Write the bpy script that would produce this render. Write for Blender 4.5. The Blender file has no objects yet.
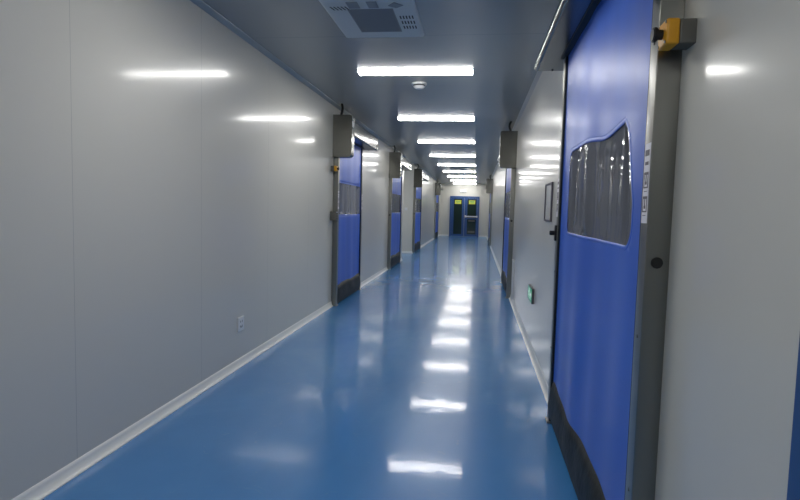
import bpy, bmesh, math, random
from mathutils import Vector, Matrix, noise
random.seed(4)
PI = math.pi
S = bpy.context.scene
COL = S.collection

# ------------------------------------------------------------------ materials
MATS = {}
def mat(name, color=(.5,.5,.5), rough=.5, metal=0., spec=.5, coat=0., coat_rough=.1, emit=None, strength=0., ior=None):
    m = bpy.data.materials.new(name); m.use_nodes = True
    b = m.node_tree.nodes['Principled BSDF']
    b.inputs['Base Color'].default_value = (*color, 1)
    b.inputs['Roughness'].default_value = rough
    b.inputs['Metallic'].default_value = metal
    b.inputs['Specular IOR Level'].default_value = spec
    b.inputs['Coat Weight'].default_value = coat
    b.inputs['Coat Roughness'].default_value = coat_rough
    if ior: b.inputs['IOR'].default_value = ior
    if emit:
        b.inputs['Emission Color'].default_value = (*emit, 1)
        b.inputs['Emission Strength'].default_value = strength
    MATS[name] = m
    return m
def nt(m):
    return m.node_tree.nodes, m.node_tree.links, m.node_tree.nodes['Principled BSDF']
def tex_noise(m, scale=(1,1,1), nscale=5., detail=3., rough=.5, dist=0.):
    N, L, b = nt(m)
    tc = N.new('ShaderNodeTexCoord'); mp = N.new('ShaderNodeMapping'); no = N.new('ShaderNodeTexNoise')
    mp.inputs['Scale'].default_value = scale
    no.inputs['Scale'].default_value = nscale; no.inputs['Detail'].default_value = detail
    no.inputs['Roughness'].default_value = rough; no.inputs['Distortion'].default_value = dist
    L.new(tc.outputs['Object'], mp.inputs['Vector']); L.new(mp.outputs['Vector'], no.inputs['Vector'])
    return no
def ramp(m, src, stops):
    N, L, b = nt(m)
    r = N.new('ShaderNodeValToRGB'); e = r.color_ramp.elements
    e[0].position, e[0].color = stops[0][0], (*stops[0][1], 1)
    e[1].position, e[1].color = stops[-1][0], (*stops[-1][1], 1)
    for p, c in stops[1:-1]:
        k = e.new(p); k.color = (*c, 1)
    L.new(src, r.inputs['Fac']); return r
def bump(m, src, strength, dist):
    N, L, b = nt(m)
    bp = N.new('ShaderNodeBump'); bp.inputs['Strength'].default_value = strength; bp.inputs['Distance'].default_value = dist
    L.new(src, bp.inputs['Height'])
    nrm = b.inputs['Normal']
    if nrm.is_linked: L.new(nrm.links[0].from_socket, bp.inputs['Normal'])
    L.new(bp.outputs['Normal'], nrm)
def g(v): return (v, v, v)

def seam_value(m, axis, period, offset, width):
    """1 on a panel joint, 0 elsewhere"""
    N, L, b = nt(m)
    tc = N.new('ShaderNodeTexCoord'); sp = N.new('ShaderNodeSeparateXYZ'); L.new(tc.outputs['Object'], sp.inputs[0])
    a = N.new('ShaderNodeMath'); a.operation = 'ADD'; a.inputs[1].default_value = -offset + 100*period + period/2
    L.new(sp.outputs[axis], a.inputs[0])
    q = N.new('ShaderNodeMath'); q.operation = 'MODULO'; q.inputs[1].default_value = period; L.new(a.outputs[0], q.inputs[0])
    c = N.new('ShaderNodeMath'); c.operation = 'COMPARE'; c.inputs[1].default_value = period/2; c.inputs[2].default_value = width
    L.new(q.outputs[0], c.inputs[0])
    return c.outputs[0]
def add_seams(m, base, dark, seams):
    N, L, b = nt(m)
    cur = None
    for s in seams:
        if cur is None: cur = s
        else:
            x = N.new('ShaderNodeMath'); x.operation = 'MAXIMUM'; L.new(cur, x.inputs[0]); L.new(s, x.inputs[1]); cur = x.outputs[0]
    mx = N.new('ShaderNodeMix'); mx.data_type = 'RGBA'
    L.new(cur, mx.inputs['Factor'])
    if isinstance(base, tuple): mx.inputs['A'].default_value = (*base, 1)
    else: L.new(base, mx.inputs['A'])
    mx.inputs['B'].default_value = (*dark, 1)
    L.new(mx.outputs['Result'], b.inputs['Base Color'])
    inv = N.new('ShaderNodeMath'); inv.operation = 'SUBTRACT'; inv.inputs[0].default_value = 1; L.new(cur, inv.inputs[1])
    bump(m, inv.outputs[0], .3, .002)

WALLC = (.66,.645,.585)
for wall_name, seam_off in (('wall_panel', 2.52), ('wall_panel_right', 1.07)):
    m = mat(wall_name, WALLC, .30, spec=.45, coat=.45, coat_rough=.10)
    add_seams(m, WALLC, (.42,.42,.40), [seam_value(m, 'Y', 1.302, seam_off, .0014)])
    n = tex_noise(m, (1,1,.25), 1.6, 1.); bump(m, n.outputs['Fac'], .25, .006)
    n = tex_noise(m, (1,1,.06), 260, 2.); bump(m, n.outputs['Fac'], .10, .0004)
CEILC = (.40,.40,.385)
m = mat('ceiling_panel', CEILC, .24, spec=.28)
add_seams(m, CEILC, (.27,.29,.31), [seam_value(m, 'Y', 2.961, 4.62, .003)])
n = tex_noise(m, (1,.3,1), 1.5, 1.); bump(m, n.outputs['Fac'], .25, .006)
# epoxy floor
m = mat('epoxy_floor', (.03,.15,.37), .26, spec=.28, coat=.42, coat_rough=.04)
N, L, b = nt(m)
n1 = tex_noise(m, (1,.6,1), .9, 4, .6, .4)
r1 = ramp(m, n1.outputs['Fac'], [(.3,(.045,.205,.50)), (.5,(.058,.235,.55)), (.72,(.095,.295,.60))])
n2 = tex_noise(m, (1,1,1), 7, 6, .7, 1.2)
r2 = ramp(m, n2.outputs['Fac'], [(.62,(0,0,0)), (.78,(1,1,1))])
mx = N.new('ShaderNodeMix'); mx.data_type = 'RGBA'; mx.inputs['B'].default_value = (.14,.32,.50,1)
ml = N.new('ShaderNodeMath'); ml.operation = 'MULTIPLY'; ml.inputs[1].default_value = .55
L.new(r2.outputs['Color'], ml.inputs[0]); L.new(ml.outputs[0], mx.inputs['Factor'])
L.new(r1.outputs['Color'], mx.inputs['A']); L.new(mx.outputs['Result'], b.inputs['Base Color'])
n3 = tex_noise(m, (1,1,1), 2.2, 5, .6)
mr = N.new('ShaderNodeMapRange'); mr.inputs['From Min'].default_value = .35; mr.inputs['From Max'].default_value = .7
mr.inputs['To Min'].default_value = .03; mr.inputs['To Max'].default_value = .085
L.new(n3.outputs['Fac'], mr.inputs['Value']); L.new(mr.outputs['Result'], b.inputs['Coat Roughness'])
n4 = tex_noise(m, (1,1,1), 5.5, 2, .5); bump(m, n4.outputs['Fac'], .13, .006)
n5 = tex_noise(m, (1,1,1), 45, 2, .5); bump(m, n5.outputs['Fac'], .16, .0012)
L.new(b.inputs['Normal'].links[0].from_socket, b.inputs['Coat Normal'])

mat('white_cove', (.90,.90,.86), .3, coat=.3)
mat('trim_grey', (.30,.33,.35), .35)
def steel(name, c, r, sc=(1,1,.02)):
    m = mat(name, c, r, 1.)
    n = tex_noise(m, sc, 400, 2.); bump(m, n.outputs['Fac'], .08, .0004)
    N, L, b = nt(m)
    rr = N.new('ShaderNodeMapRange'); rr.inputs['To Min'].default_value = r*.75; rr.inputs['To Max'].default_value = r*1.3
    L.new(n.outputs['Fac'], rr.inputs['Value']); L.new(rr.outputs['Result'], b.inputs['Roughness'])
    return m
steel('brushed_steel', (.27,.27,.25), .32)
steel('hood_steel', (.155,.155,.14), .22, (1,.02,1))
m = mat('blue_pvc', (.028,.12,.60), .36, spec=.5)
n = tex_noise(m, (1,1,.15), 3, 2); r = ramp(m, n.outputs['Fac'], [(.3,(.022,.105,.56)), (.7,(.032,.135,.66))])
nt(m)[1].new(r.outputs['Color'], nt(m)[2].inputs['Base Color'])
n = tex_noise(m, (1,1,1), 500, 1); bump(m, n.outputs['Fac'], .1, .0003)
m = mat('black_rubber', (.012,.016,.018), .55, spec=.3)
n = tex_noise(m, (1,1,1), 14, 3); bump(m, n.outputs['Fac'], .5, .01)
mat('black_plastic', (.012,.012,.012), .4)
mat('dark_slot', (.02,.022,.025), .6)
mat('white_plastic', (.75,.76,.77), .35)
mat('grey_plastic', (.13,.125,.105), .5)
mat('yellow_plastic', (.78,.36,.015), .4)
mat('sticker_white', (.85,.83,.87), .45)
mat('sticker_grey', (.12,.11,.13), .5)
mat('blue_paint', (.018,.075,.24), .35, coat=.2)
mat('yellow_sign', (.75,.80,.10), .5, emit=(.75,.85,.1), strength=.0)
mat('dark_glass', (.012,.03,.025), .06, spec=.6)
mat('exit_green', (.0,.25,.12), .35, emit=(.0,.45,.2), strength=.25)
mat('exit_white', (.8,.85,.8), .4, emit=(.8,1.,.85), strength=.35)
mat('notice_grey', (.6,.6,.6), .2)
mat('grille_grey', (.27,.29,.31), .5)
mat('unit_white', (.60,.63,.64), .4)
mat('housing_white', (.7,.72,.72), .4)
mat('lamp_glow', (.9,.9,.9), .4, emit=(1.,.985,.95), strength=28.)
mat('small_lamp_glow', (.9,.9,.9), .4, emit=(.95,1.,.9), strength=.7)
# clear PVC
m = mat('clear_pvc', (.62,.68,.74), .06, spec=.6)
N, L, b = nt(m)
out = [x for x in N if x.type == 'OUTPUT_MATERIAL'][0]
tr = N.new('ShaderNodeBsdfTransparent'); tr.inputs['Color'].default_value = (.72,.78,.82,1)
b.inputs['Base Color'].default_value = (.27,.285,.34,1)
mxs = N.new('ShaderNodeMixShader'); lw = N.new('ShaderNodeLayerWeight'); lw.inputs['Blend'].default_value = .35
mr = N.new('ShaderNodeMapRange'); mr.inputs['To Min'].default_value = .38; mr.inputs['To Max'].default_value = .8
L.new(lw.outputs['Fresnel'], mr.inputs['Value']); L.new(mr.outputs['Result'], mxs.inputs['Fac'])
L.new(tr.outputs[0], mxs.inputs[1]); L.new(b.outputs[0], mxs.inputs[2]); L.new(mxs.outputs[0], out.inputs['Surface'])
M = MATS

# ------------------------------------------------------------------ helpers
def box(bm, x0, x1, y0, y1, z0, z1, bev=0.):
    t = bmesh.new()
    bmesh.ops.create_cube(t, size=1)
    for v in t.verts:
        v.co = Vector(((x0+x1)/2+v.co.x*abs(x1-x0), (y0+y1)/2+v.co.y*abs(y1-y0), (z0+z1)/2+v.co.z*abs(z1-z0)))
    if bev:
        bmesh.ops.bevel(t, geom=t.edges[:], offset=bev, segments=3, affect='EDGES', profile=.6)
    merge(bm, t)
def merge(bm, t):
    me = bpy.data.meshes.new('tmp'); t.to_mesh(me); t.free(); bm.from_mesh(me); bpy.data.meshes.remove(me)
def cyl(bm, c, axis, r, h, seg=24, r2=None, bev=0.):
    t = bmesh.new()
    bmesh.ops.create_cone(t, cap_ends=True, segments=seg, radius1=r, radius2=r if r2 is None else r2, depth=h)
    if bev: bmesh.ops.bevel(t, geom=[e for e in t.edges if e.calc_face_angle(0) > .8], offset=bev, segments=2, affect='EDGES')
    q = Vector((0,0,1)).rotation_difference(Vector(axis)).to_matrix().to_4x4()
    bmesh.ops.transform(t, matrix=Matrix.Translation(c) @ q, verts=t.verts)
    merge(bm, t)
def tube(bm, pts, r, seg=8):
    rings = []
    P = [Vector(p) for p in pts]
    for i, p in enumerate(P):
        d = (P[min(i+1, len(P)-1)] - P[max(i-1, 0)]).normalized()
        a = d.cross(Vector((.31,.2,.93))).normalized(); bb = d.cross(a)
        rings.append([bm.verts.new(p + r*(math.cos(2*PI*k/seg)*a + math.sin(2*PI*k/seg)*bb)) for k in range(seg)])
    for a, bb in zip(rings, rings[1:]):
        for k in range(seg): bm.faces.new((a[k], a[(k+1)%seg], bb[(k+1)%seg], bb[k]))
    bm.faces.new(rings[0]); bm.faces.new(rings[-1])
def extrude_profile(bm, prof, y0, y1):
    """prof: closed list of (x,z); extruded along y"""
    a = [bm.verts.new((x, y0, z)) for x, z in prof]; b = [bm.verts.new((x, y1, z)) for x, z in prof]
    n = len(prof)
    for i in range(n): bm.faces.new((a[i], a[(i+1)%n], b[(i+1)%n], b[i]))
    bm.faces.new(a[::-1]); bm.faces.new(b)
def finish(name, bm, material, parent=None, smooth=False):
    bmesh.ops.recalc_face_normals(bm, faces=bm.faces)
    me = bpy.data.meshes.new(name); bm.to_mesh(me); bm.free()
    if smooth:
        for p in me.polygons: p.use_smooth = True
        if smooth != 'all': me.set_sharp_from_angle(angle=math.radians(38))
    me.materials.append(M[material])
    o = bpy.data.objects.new(name, me); COL.objects.link(o)
    if parent: o.parent = parent
    return o
def empty(name, loc, label=None, cat=None, group=None, kind=None):
    o = bpy.data.objects.new(name, None); o.empty_display_size = .1; o.location = loc; COL.objects.link(o)
    tag(o, label, cat, group, kind); return o
def tag(o, label=None, cat=None, group=None, kind=None):
    if label: o['label'] = label
    if cat: o['category'] = cat
    if group: o['group'] = group
    if kind: o['kind'] = kind
    return o
def boxobj(name, dims, material, parent=None, bev=0.):
    bm = bmesh.new(); box(bm, *dims, bev); return finish(name, bm, material, parent, smooth=bool(bev))
def structure(o): return tag(o, kind='structure')

# ------------------------------------------------------------------ dimensions
XL, XR, H, YE, YB = -1.972, .585, 2.784, 30.0, -7.0
WT = .10
# side, near post outer face, far post outer face
LEFT = [(7.55, 9.22), (12.45, 14.22), (17.42, 19.40), (26.3, 28.2)]
RIGHT = [(1.787, 3.76), (9.0, 10.95), (22.0, 23.9)]
OPH = 2.36                                            # opening height
REC = (14.95, 17.30)                                  # side corridor mouth on the left

# ------------------------------------------------------------------ room shell
structure(boxobj('floor', (-5.2, 3.8, YB-.1, YE+.1, -.1, 0), 'epoxy_floor'))
structure(boxobj('ceiling', (-5.2, 3.8, YB-.1, YE+.1, H, H+.1), 'ceiling_panel'))
def wall(name, x0, x1, openings, full, material='wall_panel'):
    bm = bmesh.new(); y = YB
    cuts = sorted([(a, b, OPH) for a, b in openings] + [(a, b, H) for a, b in full])
    for a, b, top in cuts:
        box(bm, x0, x1, y, a, 0, H)
        if top < H: box(bm, x0, x1, a, b, top, H)
        y = b
    box(bm, x0, x1, y, YE, 0, H)
    return structure(finish(name, bm, material))
wall('wall_left', XL-WT, XL, [(a+.08, b-.08) for a, b in LEFT], [REC])
wall('wall_right', XR, XR+WT, [(a+.08, b-.08) for a, b in RIGHT], [], 'wall_panel_right')
structure(boxobj('wall_end', (XL-WT, XR+WT, YE, YE+.1, 0, H), 'wall_panel'))
structure(boxobj('wall_back', (XL-WT, XR+WT, YB-.1, YB, 0, H), 'wall_panel'))
structure(boxobj('wall_outer_left', (-5.2, -5.1, YB, YE, 0, H), 'wall_panel'))
structure(boxobj('wall_outer_right', (3.7, 3.8, YB, YE, 0, H), 'wall_panel'))
for i, y in enumerate((5.5, 11.0, REC[0]-WT, REC[1], 23.0)):
    structure(boxobj('wall_partition_left', (-5.1, XL-WT if y != REC[0]-WT and y != REC[1] else XL-WT, y, y+WT, 0, H), 'wall_panel'))
for y in (.2, 6.5, 16.0):
    structure(boxobj('wall_partition_right', (XR+WT, 3.7, y, y+WT, 0, H), 'wall_panel'))

# coved skirting
def cove(bm, wx, s, y0, y1):
    r = .055; prof = [(wx, 0), (wx+s*.032, 0)]
    for k in range(7):
        t = k/6*PI/2
        prof.append((wx+s*(.032-.026*math.sin(t)), .006+r*(1-math.cos(t))))
    prof.append((wx, .068))
    extrude_profile(bm, prof, y0, y1)
bm = bmesh.new(); y = YB
for a, b in sorted(LEFT+[REC]):
    cove(bm, XL, 1, y, a); y = b
cove(bm, XL, 1, y, YE)
structure(finish('baseboard_left', bm, 'white_cove', smooth=True))
bm = bmesh.new(); y = 1.10
for a, b in RIGHT:
    cove(bm, XR, -1, y, a); y = b
cove(bm, XR, -1, y, YE)
structure(finish('baseboard_right', bm, 'white_cove', smooth=True))
bm = bmesh.new()
box(bm, XL+.03, -1.46, YE-.02, YE, 0, .07, .006); box(bm, .14, XR-.03, YE-.02, YE, 0, .07, .006)
structure(finish('baseboard_end', bm, 'white_cove', smooth=True))
structure(boxobj('baseboard_recess', (-5.1, XL-.001, REC[1]-.02, REC[1], 0, .07, ), 'white_cove'))
# angle strips where walls meet the ceiling
for i, (x, s) in enumerate(((XL, 1), (XR, -1))):
    bm = bmesh.new()
    segs = ((YB, REC[0]), (REC[1], YE)) if s == 1 else ((YB, YE),)
    for y0, y1 in segs:
        extrude_profile(bm, [(x, H), (x+s*.035, H), (x+s*.033, H-.006), (x+s*.008, H-.03), (x, H-.036)], y0, y1)
    structure(finish('trim_%d' % (i+1), bm, 'trim_grey'))

# ------------------------------------------------------------------ ceiling lamps
lamp_words = ['nearest ceiling strip lamp, lit, directly above the round smoke detector',
 'second lit ceiling strip lamp from the camera, just beyond the smoke detector',
 'third lit ceiling strip lamp from the camera',
 'fourth lit ceiling strip lamp from the camera',
 'fifth lit ceiling strip lamp from the camera, in front of the small ceiling vent',
 'sixth lit ceiling strip lamp from the camera, just past the small ceiling vent',
 'seventh lit ceiling strip lamp from the camera, third from the end wall',
 'eighth lit ceiling strip lamp from the camera, next to last before the end wall',
 'farthest lit ceiling strip lamp, right before the end wall']
LX = (-1.268, -.078)
def make_lamp(y, label):
    t = empty('ceiling_lamp', ((LX[0]+LX[1])/2, y, H), label, 'lamp', 'strip lamps along the corridor ceiling')
    w = (LX[1]-LX[0])/2
    boxobj('housing', (-w, w, -.09, .09, -.003, .002), 'housing_white', t)
    bm = bmesh.new()
    prof = [(-.088, -.003), (.088, -.003), (.082, -.014), (.062, -.022), (-.062, -.022), (-.082, -.014)]
    a = [bm.verts.new((-w+.012, p, z)) for p, z in prof]; b = [bm.verts.new((w-.012, p, z)) for p, z in prof]
    for i in range(6): bm.faces.new((a[i], a[(i+1)%6], b[(i+1)%6], b[i]))
    bm.faces.new(a[::-1]); bm.faces.new(b)
    finish('diffuser', bm, 'lamp_glow', t)
    for sx in (-1, 1):
        boxobj('end_cap', (sx*w-.012 if sx > 0 else -w, sx*w if sx > 0 else -w+.012, -.09, .09, -.024, -.003), 'housing_white', t)
    return t
lamp0 = make_lamp(5.80, lamp_words[0])
def copy_tree(o, parent=None):
    c = o.copy(); COL.objects.link(c)
    if parent: c.parent = parent
    for ch in list(o.children): copy_tree(ch, c)
    return c
side_fill_lamp = copy_tree(lamp0); side_fill_lamp.location = (-3.2, 16.1, H); side_fill_lamp['label'] = 'added fill lamp on the ceiling of the side passage, out of view'  # unseen lamp added to brighten the return wall of the passage
extra = {-1: 'added fill lamp on the ceiling over the camera, out of view', -2: 'added fill lamp on the ceiling just behind the camera, out of view', -3: 'added fill lamp on the ceiling farthest behind the camera, out of view'}  # unseen lamps added to lift the brightness of the near walls
for k in (-3, -2, -1, 1, 2, 3, 4, 5, 6, 7, 8):
    c = copy_tree(lamp0); c.location.y = 5.80 + 2.95*k; c['label'] = lamp_words[k] if k > 0 else extra[k]

# ------------------------------------------------------------------ roll-up doors
def sticker_strip(parent, s, p, u0, z1=1.60):
    """pictogram labels on the corridor face of a post; local coords, s = direction to corridor"""
    st = boxobj('sticker_strip', (s*p, s*(p+.0012), u0, u0+.056, z1-.245, z1), 'sticker_white', parent)
    def q(name_bm, u_a, u_b, za, zb): box(name_bm, s*(p+.0012), s*(p+.0022), u0+u_a, u0+u_b, z1-zb, z1-za)
    def piece(name, rects):
        bm = bmesh.new()
        for a in rects: q(bm, *a)
        finish(name, bm, 'sticker_grey', st)
    piece('heading', [(.010, .048, .020, .038)]); piece('caption', [(.014, .044, .056, .066)])
    for z in (.088, .162):                                   # framed pictograms
        piece('pictogram', [(.007, .049, z, z+.008), (.007, .049, z+.045, z+.049), (.007, .011, z+.008, z+.045), (.045, .049, z+.008, z+.045),
                            (.025, .031, z+.007, z+.030), (.021, .035, z+.029, z+.038)])
        piece('caption', [(.014, .042, z+.058, z+.060)])

def curtain_offset(u, z, W, zb, amp, seed):
    t = u/W
    o = amp*(.5*math.sin(2.2*PI*t+seed) + .3*math.sin(5.1*PI*t+1.3*seed+z*.8) + .25*math.sin(9*PI*t+z*1.1+seed))
    edge = min(1, t*7, (1-t)*7)
    return o*edge*(.45+.55*min(1, max(0, (2.3-z)/1.6)))

def roll_door(side, Y0, Y1, label, win, seed, amp=.012, knob=False, fine=1.):
    s = 1 if side == 'L' else -1
    wx = XL if side == 'L' else XR
    W = Y1-Y0
    t = empty('roll_up_shutter', (wx, Y0, 0), label, 'door', 'fabric roll-up doors along the corridor')
    PW, PP = .072, .070
    def X(a, b): return (min(s*a, s*b), max(s*a, s*b))
    # side posts
    for k, (u0, u1) in enumerate(((0, PW), (W-PW, W))):
        bm = bmesh.new(); box(bm, *X(0, PP), u0, u1, 0, 2.37, .003)
        post = finish('side_post', bm, 'brushed_steel', t, True)
        # black brush seal against the curtain
        e = (u1, u1+.018) if k == 0 else (u0-.018, u0)
        boxobj('edge_seal', (*X(.030, .066), *e, .02, 2.36), 'black_rubber', post)
        if k == 0:
            bm = bmesh.new(); cyl(bm, (s*.037, -.002, 1.236), (0,1,0), .0175, .006, 24, bev=.0015)
            finish('sensor_cap', bm, 'black_plastic', post, True)
        bm = bmesh.new(); box(bm, *X(.0, PP+.012), u0-.008, u1+.008, 0, .012, .003)
        finish('foot_plate', bm, 'brushed_steel', post, True)
        for zz in (.5, 1.0, 1.9):
            bm = bmesh.new(); cyl(bm, (s*(PP+.001), (u0+u1)/2, zz), (s,0,0), .006, .005, 10)
            finish('bolt', bm, 'brushed_steel', post, True)
        sticker_strip(post, s, PP, u0+.008)
        if k == 1 and knob:
            bm = bmesh.new(); box(bm, *X(PP, PP+.012), u0+.012, u0+.06, 1.20, 1.30, .004)
            cyl(bm, (s*(PP+.026), u0+.036, 1.25), (s,0,0), .015, .035, 16, bev=.003)
            finish('key_switch', bm, 'black_plastic', post, True)
    # curtain with an opening for the window
    u0, u1 = PW-.004, W-PW+.004
    zb, zt = .25, 2.40
    wu0, wu1, wz0, wz1, wr = win
    nu, nz = int((u1-u0)/.022*fine), int((zt-zb)/.022*fine)
    cu, cz = (wu0+wu1)/2, (wz0+wz1)/2
    def sd(u, z):
        qx, qz = abs(u-cu)-((wu1-wu0)/2-wr), abs(z-cz)-((wz1-wz0)/2-wr)
        return math.hypot(max(qx,0), max(qz,0)) + min(max(qx,qz),0) - wr
    def P(u, z, extra=0.):
        if side == 'R' and Y0 < 5:                        # the loose sheet sags around its window
            A = max(0, min(1, (z-1.42)/.30)); A *= max(0, min(1, (2.15-z)/.38))
            u = u + .125*A*math.exp(-((u-.26)/.13)**2)*min(1, max(0, (u-.07)/.12))
            z = z - .032*A*math.exp(-((u-.72)/.26)**2)
        return (s*(.052+curtain_offset(u, z, W, zb, amp, seed)+extra), u, z)
    bm = bmesh.new(); grid = {}
    for i in range(nu+1):
        for j in range(nz+1):
            u, z = u0+(u1-u0)*i/nu, zb+(zt-zb)*j/nz
            grid[i, j] = (bm.verts.new(P(u, z)), u, z)
    for i in range(nu):
        for j in range(nz):
            vs = [grid[i,j], grid[i+1,j], grid[i+1,j+1], grid[i,j+1]]
            if sum(v[1] for v in vs)/4 and sd(sum(v[1] for v in vs)/4, sum(v[2] for v in vs)/4) < -.004: continue
            bm.faces.new([v[0] for v in vs])
    bmesh.ops.delete(bm, geom=[v for v in bm.verts if not v.link_faces], context='VERTS')
    bmesh.ops.solidify(bm, geom=bm.faces[:], thickness=.0012)
    cur = finish('curtain', bm, 'blue_pvc', t, 'all')
    # window pane, wrinkled
    bm = bmesh.new(); rng = random.Random(seed)
    folds = [(rng.uniform(wu0, wu1), rng.uniform(.03, .07), rng.uniform(-1, 1)*.022, rng.uniform(-.30, .15)) for _ in range(int(11*(wu1-wu0)/1.3)+2)]
    def wr_off(u, z):
        d = -min(0, sd(u, z)); e = min(1, d/.05)
        o = sum(a*math.exp(-((u-f-sl*(z-wz1))/w)**2) for f, w, a, sl in folds)
        o += .004*noise.noise(Vector((u*7, z*2.2, seed))) + .0008*noise.noise(Vector((u*18, z*5, seed)))
        return (o-.002)*e
    pu, pz = int((wu1-wu0)/.009*fine), int((wz1-wz0)/.014*fine)
    gr = {}
    for i in range(pu+1):
        for j in range(pz+1):
            u, z = wu0+(wu1-wu0)*i/pu, wz0+(wz1-wz0)*j/pz
            if sd(u, z) > .006: continue
            gr[i, j] = bm.verts.new(P(u, z, wr_off(u, z)-.003))
    for i in range(pu):
        for j in range(pz):
            k = [(i,j),(i+1,j),(i+1,j+1),(i,j+1)]
            if all(q in gr for q in k): bm.faces.new([gr[q] for q in k])
    bmesh.ops.delete(bm, geom=[v for v in bm.verts if not v.link_faces], context='VERTS')
    finish('vision_window', bm, 'clear_pvc', cur, 'all')
    # welded border
    bm = bmesh.new(); loops = []
    N = 22
    for off, ex in ((-.008, .0005), (-.007, .0018), (.010, .0018), (.011, .0005)):
        ring = []
        for (sx, sz, a0) in ((1,1,0), (-1,1,PI/2), (-1,-1,PI), (1,-1,1.5*PI)):
            ccx, ccz = cu+sx*((wu1-wu0)/2-wr), cz+sz*((wz1-wz0)/2-wr)
            for k in range(9):
                a = a0+PI/2*k/8
                ring.append((ccx+(wr+off)*math.cos(a), ccz+(wr+off)*math.sin(a)))
        full = []
        for q in range(len(ring)):
            a, b = ring[q], ring[(q+1) % len(ring)]
            n_ = N if math.dist(a, b) > .15 else 1
            for k in range(n_): full.append((a[0]+(b[0]-a[0])*k/n_, a[1]+(b[1]-a[1])*k/n_))
        loops.append([bm.verts.new(P(u, z, ex)) for u, z in full])
    for a, b in zip(loops, loops[1:]):
        for k in range(len(a)): bm.faces.new((a[k], a[(k+1) % len(a)], b[(k+1) % len(a)], b[k]))
    finish('window_border', bm, 'blue_pvc', cur, 'all')
    # sagging bottom bag
    bm = bmesh.new(); nn = max(12, int(W/.035)); rings = []
    a0, a1 = PW-.002, W-PW+.002
    for i in range(nn+1):
        u = a0+(a1-a0)*i/nn; e = min(1, i/2., (nn-i)/2.)
        q = noise.noise(Vector((u*4, seed, .3)))*.012*e
        top = zb+.035+.01*math.sin(u*6+seed)*e
        co = curtain_offset(u, zb+.02, W, zb, amp, seed)
        prof = [(.056+co, top), (.070+.4*co+q, top-.07), (.078+q*1.5, .13), (.072-q, .06), (.055, .012), (.040, .004),
                (.024, .02), (.018, .08), (.030, .16), (.046+co*.8, top-.05), (.050+co, top)]
        rings.append([bm.verts.new((s*(p), u, z)) for p, z in prof])
    for a, b in zip(rings, rings[1:]):
        for k in range(len(a)): bm.faces.new((a[k], a[(k+1) % len(a)], b[(k+1) % len(a)], b[k]))
    bm.faces.new(rings[0]); bm.faces.new(rings[-1])
    finish('bottom_bag', bm, 'black_rubber', t, 'all')
    # roller hood: flat bottom, rolled front
    hp = .222 if side == 'R' else .25
    prof = [(0, 2.365), (hp-.025, 2.365)]
    for k in range(9):
        a = -PI/2 + PI/2*k/8
        prof.append((hp-.025+.025*math.cos(a), 2.39+.025*math.sin(a)))
    if side == 'R':
        for k in range(1, 9):
            a = k/8
            prof.append((hp-.05*a**1.4, 2.39+.145*a))
        for k in range(1, 6):
            a = k/5*PI/2
            prof.append((.172-.05*(1-math.cos(a)), 2.535+.065*math.sin(a)))
        prof.append((0, 2.60))
    else:
        for k in range(0, 6):
            a = k/5*PI/2
            prof.append((hp-.03*(1-math.cos(a)), 2.555+.03*math.sin(a)))
        prof.append((0, 2.60))
    bm = bmesh.new(); extrude_profile(bm, [(s*x, z) for x, z in prof], .10, W+.32)
    hood = finish('roller_hood', bm, 'hood_steel', t, True)
    boxobj('curtain_slot', (*X(.0, .088), .09, W-.02, 2.355, 2.366), 'dark_slot', hood)
    for zz, pp in ((2.39, .19), (2.39, .05), (2.55, .05)):
        bm = bmesh.new(); cyl(bm, (s*pp, W+.321, zz), (0,1,0), .006, .005, 10)
        finish('hood_screw', bm, 'black_plastic', hood, True)
    bm = bmesh.new(); cyl(bm, (s*.10, W+.30, 2.363), (0,0,1), .007, .006, 12)
    finish('hood_screw', bm, 'black_plastic', hood, True)
    # motor box at the near end
    mp_ = .262
    prof = [(0, 2.06), (mp_-.06, 2.06)]
    for k in range(1, 9):
        a = -PI/2+PI/2*k/8; prof.append((mp_-.06+.06*math.cos(a), 2.12+.06*math.sin(a)))
    for k in range(9):
        a = PI/2*k/8; prof.append((mp_-.03+.03*math.cos(a), 2.60+.03*math.sin(a)))
    prof.append((0, 2.63))
    bm = bmesh.new(); extrude_profile(bm, [(s*x, z) for x, z in prof], -.06, .10)
    mb = finish('motor_box', bm, 'hood_steel', t, True)
    boxobj('white_plate', (*X(mp_, mp_+.002), -.035, .05, 2.47, 2.55), 'white_plastic', mb)  # small white plate on the corridor face of the box
    for zz in (2.15, 2.35, 2.56):
        bm = bmesh.new(); cyl(bm, (s*(mp_), .0, zz), (s,0,0), .007, .006, 10)
        finish('box_screw', bm, 'brushed_steel', mb, True)
    # cable from the ceiling
    bm = bmesh.new()
    tube(bm, [(s*(.10+.03*math.sin(a*PI)), -.02-.06*math.sin(a*PI)+.03*a, 2.625+(H-2.625)*a) for a in [k/10 for k in range(11)]], .017)
    finish('power_cable', bm, 'black_plastic', mb, True)
    return t

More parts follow.
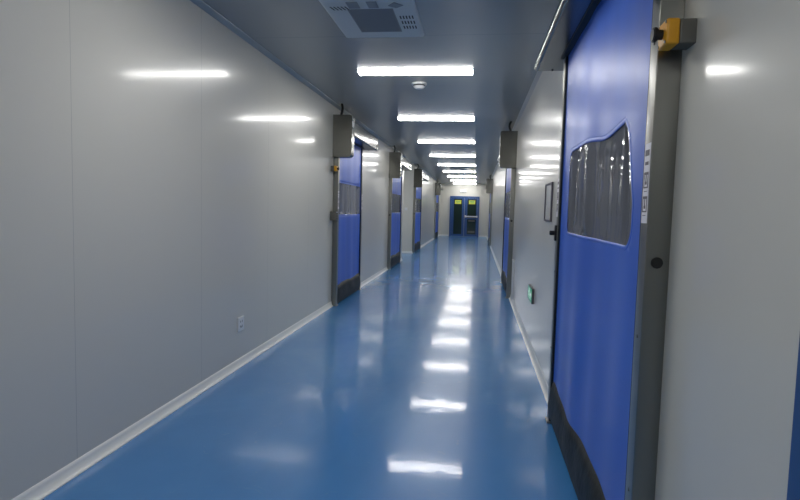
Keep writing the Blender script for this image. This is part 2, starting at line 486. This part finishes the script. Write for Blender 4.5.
doors = []
doors.append(roll_door('R', *RIGHT[0], 'large blue roll-up door nearest on the right, with a wrinkled clear window', (.235, 1.63, 1.26, 1.738, .085), 3.1, .012, True))
doors.append(roll_door('R', *RIGHT[1], 'middle blue roll-up door on the right wall, past the green exit sign', (.12, 1.80, 1.27, 1.73, .05), 1.1, .009, False, .7))
doors.append(roll_door('R', *RIGHT[2], 'farthest roll-up door on the right wall, near the end wall', (.12, 1.75, 1.27, 1.73, .05), 2.3, .008, False, .5))
doors.append(roll_door('L', *LEFT[0], 'nearest blue roll-up door on the left wall, beyond the white socket', (.10, 1.57, 1.27, 1.73, .03), 4.4, .008, False, .8))
doors.append(roll_door('L', *LEFT[1], 'second blue roll-up door on the left, before the side passage', (.10, 1.67, 1.27, 1.73, .03), 5.2, .008, False, .6))
doors.append(roll_door('L', *LEFT[2], 'third blue roll-up door on the left, just after the side passage', (.10, 1.85, 1.27, 1.73, .03), 6.6, .008, False, .5))
doors.append(roll_door('L', *LEFT[3], 'farthest roll-up door on the left, beside the end wall', (.10, 1.8, 1.27, 1.73, .03), 7.7, .008, False, .5))

# emergency stop boxes
def estop(x, y, s, z, label, sc=1.):
    t = empty('emergency_stop_box', (x, y, z), label, 'switch', 'yellow emergency stop boxes')
    def X(a, b): return (min(s*a, s*b), max(s*a, s*b))
    boxobj('base', (*X(0, .046), -.037, .037, -.034, .034), 'grey_plastic', t, .006)
    boxobj('cover', (*X(.0461, .082), -.039, .039, -.036, .036), 'yellow_plastic', t, .008)
    bm = bmesh.new(); cyl(bm, (s*.090, 0, 0), (s,0,0), .014, .017, 20); cyl(bm, (s*.103, 0, 0), (s,0,0), .021, .013, 24, bev=.003)
    finish('push_button', bm, 'black_plastic', t, True)
    for a in (-1, 1):
        for b in (-1, 1):
            bm = bmesh.new(); cyl(bm, (s*.0825, a*.030, b*.027), (s,0,0), .004, .003, 10)
            finish('screw', bm, 'brushed_steel', t)
estop(XR+.002, 1.718, -1, 1.893, 'yellow emergency stop box with black button beside the large right door')
estop(XL-.002, 7.44, 1, 1.90, 'small yellow stop box beside the nearest left door')
t = empty('control_box', (XL, 7.45, 1.26), 'small dark control box on the left wall beside the nearest left door', 'control box')
boxobj('case', (0, .085, -.045, .045, -.06, .06), 'grey_plastic', t, .006)
for k in (-1, 0, 1):
    bm = bmesh.new(); cyl(bm, (.088, 0, k*.032), (1,0,0), .010, .008, 14)
    finish('button', bm, 'black_plastic', t, True)
boxobj('sticker', (.085, .0862, -.03, .03, .048, .056), 'sticker_white', t)

# ------------------------------------------------------------------ small wall things
t = empty('wall_socket', (XL, 4.50, .365), 'small white electrical socket low on the left wall', 'socket')
boxobj('face_plate', (0, .012, -.058, .058, -.06, .06), 'white_plastic', t, .004)
for (a, b, c, d) in ((-.020,-.014,.012,.03), (.014,.020,.012,.03), (-.003,.003,-.034,-.018), (-.022,-.016,-.03,-.012), (.016,.022,-.03,-.012)):
    boxobj('socket_slot', (.0122, .0132, a, b, c, d), 'black_plastic', t)

t = empty('light_switch', (-2.18, REC[1], 1.38), 'white light switch on the wall of the side passage', 'switch')
boxobj('face_plate', (-.043, .043, -.012, 0, -.043, .043), 'white_plastic', t, .003)
boxobj('rocker', (-.022, .022, -.016, -.0121, -.03, .03), 'white_plastic', t, .002)

t = empty('framed_notice', (XR, 4.72, 1.465), 'thin dark framed notice on the right wall beside the large door', 'notice')
bm = bmesh.new()
for (a, b, c, d) in ((-.21,-.19,-.155,.155), (.19,.21,-.155,.155), (-.19,.19,-.155,-.139), (-.19,.19,.139,.155)):
    box(bm, -.014, 0, a, b, c, d, .002)
finish('frame', bm, 'sticker_grey', t)
boxobj('sheet', (-.006, 0, -.19, .19, -.139, .139), 'notice_grey', t)

t = empty('exit_sign', (XR, 5.76, .555), 'green emergency exit sign with white running figure, low on the right wall', 'sign')
boxobj('housing', (-.022, 0, -.20, .20, -.075, .075), 'sticker_grey', t, .004)
boxobj('face', (-.024, -.0222, -.19, .19, -.066, .066), 'exit_green', t)
bm = bmesh.new()
def poly(bm, pts):   # (u, z): u to the reader's right = -y... right wall seen from the corridor: reader's right is -Y
    lo = [bm.verts.new((-.0241, -u, z)) for u, z in pts]; hi = [bm.verts.new((-.0252, -u, z)) for u, z in pts]
    n_ = len(pts)
    for i in range(n_): bm.faces.new((lo[i], lo[(i+1)%n_], hi[(i+1)%n_], hi[i]))
    bm.faces.new(lo); bm.faces.new(hi[::-1])
def bar(bm, a, b, w):
    d = Vector((b[0]-a[0], b[1]-a[1])).normalized(); n_ = Vector((-d.y, d.x))*w/2
    poly(bm, [(a[0]+n_.x, a[1]+n_.y), (b[0]+n_.x, b[1]+n_.y), (b[0]-n_.x, b[1]-n_.y), (a[0]-n_.x, a[1]-n_.y)])
poly(bm, [(-.082+.011*math.cos(2*PI*k/12), .043+.011*math.sin(2*PI*k/12)) for k in range(12)])
bar(bm, (-.088,.030), (-.100,-.008), .02); bar(bm, (-.088,.026), (-.062,.008), .009); bar(bm, (-.062,.008), (-.048,.014), .008)
bar(bm, (-.090,.026), (-.118,.016), .009); bar(bm, (-.118,.016), (-.124,-.002), .008)
bar(bm, (-.100,-.006), (-.074,-.022), .012); bar(bm, (-.074,-.022), (-.080,-.050), .010)
bar(bm, (-.102,-.006), (-.122,-.030), .012); bar(bm, (-.122,-.030), (-.150,-.034), .010)
poly(bm, [(-.035,.055), (-.028,.055), (-.028,-.055), (-.035,-.055)]); poly(bm, [(.0,.055), (.012,.055), (.012,-.055), (.0,-.055)])
bar(bm, (.035,0), (.125,0), .026); poly(bm, [(.12,.045), (.172,0), (.12,-.045)])
finish('running_figure_and_arrow', bm, 'exit_white', t)

t = empty('white_strip', (XR+.002, 8.55, .30), 'short white strip low on the right wall beside the middle door', 'cable cover')  # narrow white strip set low on the wall, capped at the top
boxobj('strip_body', (-.028, 0, -.03, .03, -.232, .34), 'white_plastic', t, .006)
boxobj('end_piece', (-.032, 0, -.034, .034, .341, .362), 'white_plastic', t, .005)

# ------------------------------------------------------------------ ceiling things
t = empty('ceiling_vent_unit', (-.792, 4.05, H), 'large white square-grilled ventilation unit in the ceiling, nearest the camera', 'vent')
w = .326
bm = bmesh.new()
prof = [(-w, 0), (w, 0), (w-.006, -.012), (w-.022, -.018), (-w+.022, -.018), (-w+.006, -.012)]
a = [bm.verts.new((x, -.55+.0, z)) for x, z in prof]; b_ = [bm.verts.new((x, .55, z)) for x, z in prof]
for i in range(6): bm.faces.new((a[i], a[(i+1)%6], b_[(i+1)%6], b_[i]))
bm.faces.new(a[::-1]); bm.faces.new(b_)
finish('panel', bm, 'unit_white', t)
bm = bmesh.new(); box(bm, -.158, .164, -.10, .395, -.022, -.018)
for k in range(33): box(bm, -.152, .158, -.092+k*.0147, -.088+k*.0147, -.0235, -.022)
finish('intake_grille', bm, 'grille_grey', t)
for r_, yy in enumerate((.30, .19, .08)):
    for k in range(5): boxobj('vent_slot', (.19+k*.022, .199+k*.022, yy-.03, yy+.03, -.0205, -.018), 'dark_slot', t)
for k in range(5):
    bm = bmesh.new()
    x = -.275+k*.026; v = [bm.verts.new(p) for p in ((x, -.16, -.0188), (x+.012, -.16, -.0188), (x+.03, -.09, -.0188), (x+.018, -.09, -.0188))]
    bm.faces.new(v)
    bmesh.ops.solidify(bm, geom=bm.faces[:], thickness=.001)
    finish('louvre_slot', bm, 'black_plastic', t)
boxobj('outlet_cover', (-.14, -.06, -.24, -.125, -.022, -.018), 'grille_grey', t); boxobj('outlet_cover', (.0, .07, -.24, -.125, -.022, -.018), 'grille_grey', t)
bm = bmesh.new()
vv = [(.14,-.16), (.19,-.22), (.245,-.16), (.19,-.115)]
lo = [bm.verts.new((x, y, -.018)) for x, y in vv]; hi = [bm.verts.new((x, y, -.022)) for x, y in vv]
for i in range(4): bm.faces.new((lo[i], lo[(i+1)%4], hi[(i+1)%4], hi[i]))
bm.faces.new(lo); bm.faces.new(hi)
finish('outlet_cover', bm, 'grille_grey', t)

t = empty('smoke_detector', (-.685, 6.32, H), 'round white smoke detector on the ceiling just past the nearest strip lamp', 'smoke detector')
bm = bmesh.new(); cyl(bm, (0,0,-.012), (0,0,1), .085, .024, 36, bev=.005); finish('base', bm, 'white_plastic', t, True)
bm = bmesh.new(); cyl(bm, (0,0,-.030), (0,0,1), .066, .012, 36); finish('sensor_gap', bm, 'dark_slot', t, True)
bm = bmesh.new(); cyl(bm, (0,0,-.050), (0,0,-1), .072, .028, 36, r2=.045, bev=.006); finish('dome', bm, 'white_plastic', t, True)

t = empty('ceiling_vent', (-.68, 18.95, H), 'small grey vent in the ceiling between the fifth and sixth lamps', 'vent')
bm = bmesh.new()
for (a_, b1, c, d) in ((-.25,.25,-.2,-.17), (-.25,.25,.17,.2), (-.25,-.22,-.17,.17), (.22,.25,-.17,.17)): box(bm, a_, b1, c, d, -.03, 0)
finish('frame', bm, 'trim_grey', t)
bm = bmesh.new()
for k in range(8): box(bm, -.22, .22, -.16+k*.043, -.14+k*.043, -.026, -.004)
finish('slats', bm, 'dark_slot', t)

t = empty('emergency_light', (-.76, YE+.002, 2.40), 'small white emergency light above the blue double door', 'lamp')
boxobj('body', (-.16, .16, -.06, 0, -.07, .05), 'white_plastic', t, .01)
for sx in (-1, 1):
    bm = bmesh.new(); cyl(bm, (sx*.09, -.085, .0), (0,1,0), .05, .05, 20, r2=.04); finish('lamp_head', bm, 'small_lamp_glow', t, True)

# ------------------------------------------------------------------ double door in the end wall
D = empty('door_1', (-.655, YE, 0), 'blue double door with dark glass and yellow signs in the end wall', 'door', kind='structure')
hw, dh = .775, 2.13
bm = bmesh.new()
box(bm, -hw, -hw+.08, -.05, 0, 0, dh); box(bm, hw-.08, hw, -.05, 0, 0, dh); box(bm, -hw+.08, hw-.08, -.05, 0, dh-.08, dh)
finish('door_frame', bm, 'blue_paint', D)
for sx in (-1, 1):
    x0, x1 = (-hw+.083, -.006) if sx < 0 else (.006, hw-.083)
    gx0, gx1 = (-.56, -.13) if sx < 0 else (.16, .62)
    gz0, gz1 = .12, 1.98
    bm = bmesh.new()
    box(bm, x0, gx0, -.045, -.003, .01, dh-.083); box(bm, gx1, x1, -.045, -.003, .01, dh-.083)
    box(bm, gx0, gx1, -.045, -.003, .01, gz0); box(bm, gx0, gx1, -.045, -.003, gz1, dh-.083)
    leaf = finish('door_leaf', bm, 'blue_paint', D)
    boxobj('glass', (gx0, gx1, -.03, -.02, gz0, gz1), 'dark_glass', leaf)
    cx = (gx0+gx1)/2
    sg = boxobj('yellow_sign', (cx-.165, cx+.165, -.036, -.031, 1.72, 1.92), 'yellow_sign', leaf)
    bm = bmesh.new(); box(bm, cx-.12, cx+.12, -.0375, -.036, 1.84, 1.87); box(bm, cx-.09, cx+.09, -.0375, -.036, 1.78, 1.80)
    finish('sign_mark', bm, 'exit_green', sg)
    if sx > 0:
        bm = bmesh.new(); box(bm, .03, .70, -.115, -.075, 1.03, 1.10, .01)
        box(bm, .03, .10, -.078, -.045, 1.02, 1.13, .005); box(bm, .62, .70, -.078, -.045, 1.02, 1.11, .005)
        finish('push_bar', bm, 'white_plastic', leaf, True)
        boxobj('glazing_bar', (gx0, gx1, -.046, -.031, .92, .99), 'blue_paint', leaf)
        boxobj('sticker', (cx-.17, cx+.17, -.034, -.031, .80, .87), 'grey_plastic', leaf)
        boxobj('kick_strip', (cx-.18, cx+.18, -.036, -.031, .20, .30), 'grey_plastic', leaf)

# blue door nearest the camera on the right wall
D2 = empty('door_2', (XR, 1.048, 0), 'blue metal door at the right edge, nearest the camera', 'door', kind='structure')
bm = bmesh.new()
box(bm, -.02, 0, -.05, 0, 0, 2.12); box(bm, -.02, 0, -1.05, -1.0, 0, 2.12); box(bm, -.02, 0, -1.0, -.05, 2.07, 2.12)
finish('door_frame', bm, 'blue_paint', D2)
lf = boxobj('door_leaf', (-.016, 0, -.998, -.052, .008, 2.068), 'blue_paint', D2)
bm = bmesh.new(); cyl(bm, (-.035, -.93, 1.02), (1,0,0), .011, .04, 14); box(bm, -.066, -.052, -.94, -.81, 1.008, 1.032, .004)
finish('door_handle', bm, 'brushed_steel', lf, True)

# ------------------------------------------------------------------ world and camera
w = bpy.data.worlds.new('world'); S.world = w; w.use_nodes = True
w.node_tree.nodes['Background'].inputs[0].default_value = (.5,.6,.7,1); w.node_tree.nodes['Background'].inputs[1].default_value = .02

F, yaw, pitch, roll = 559.3, .1343, -.0735, .0259
cy, sy = math.cos(yaw), math.sin(yaw)
f = Vector((-sy*math.cos(pitch), cy*math.cos(pitch), math.sin(pitch)))
r = Vector((cy, sy, 0)); u = r.cross(f)
r2 = math.cos(roll)*r+math.sin(roll)*u; u2 = -math.sin(roll)*r+math.cos(roll)*u
cam = bpy.data.cameras.new('camera'); co = bpy.data.objects.new('camera', cam); COL.objects.link(co)
cam.sensor_width = 36; cam.lens = 36*F/800; cam.clip_start = .02
mw = Matrix((r2, u2, -f)).transposed().to_4x4(); mw.translation = Vector((0, 0, 1.38))
co.matrix_world = mw
S.camera = co
S.view_settings.view_transform = 'Standard'; S.view_settings.look = 'None'
S.view_settings.exposure = 0.; S.view_settings.gamma = 1.; S.view_settings.use_curve_mapping = False
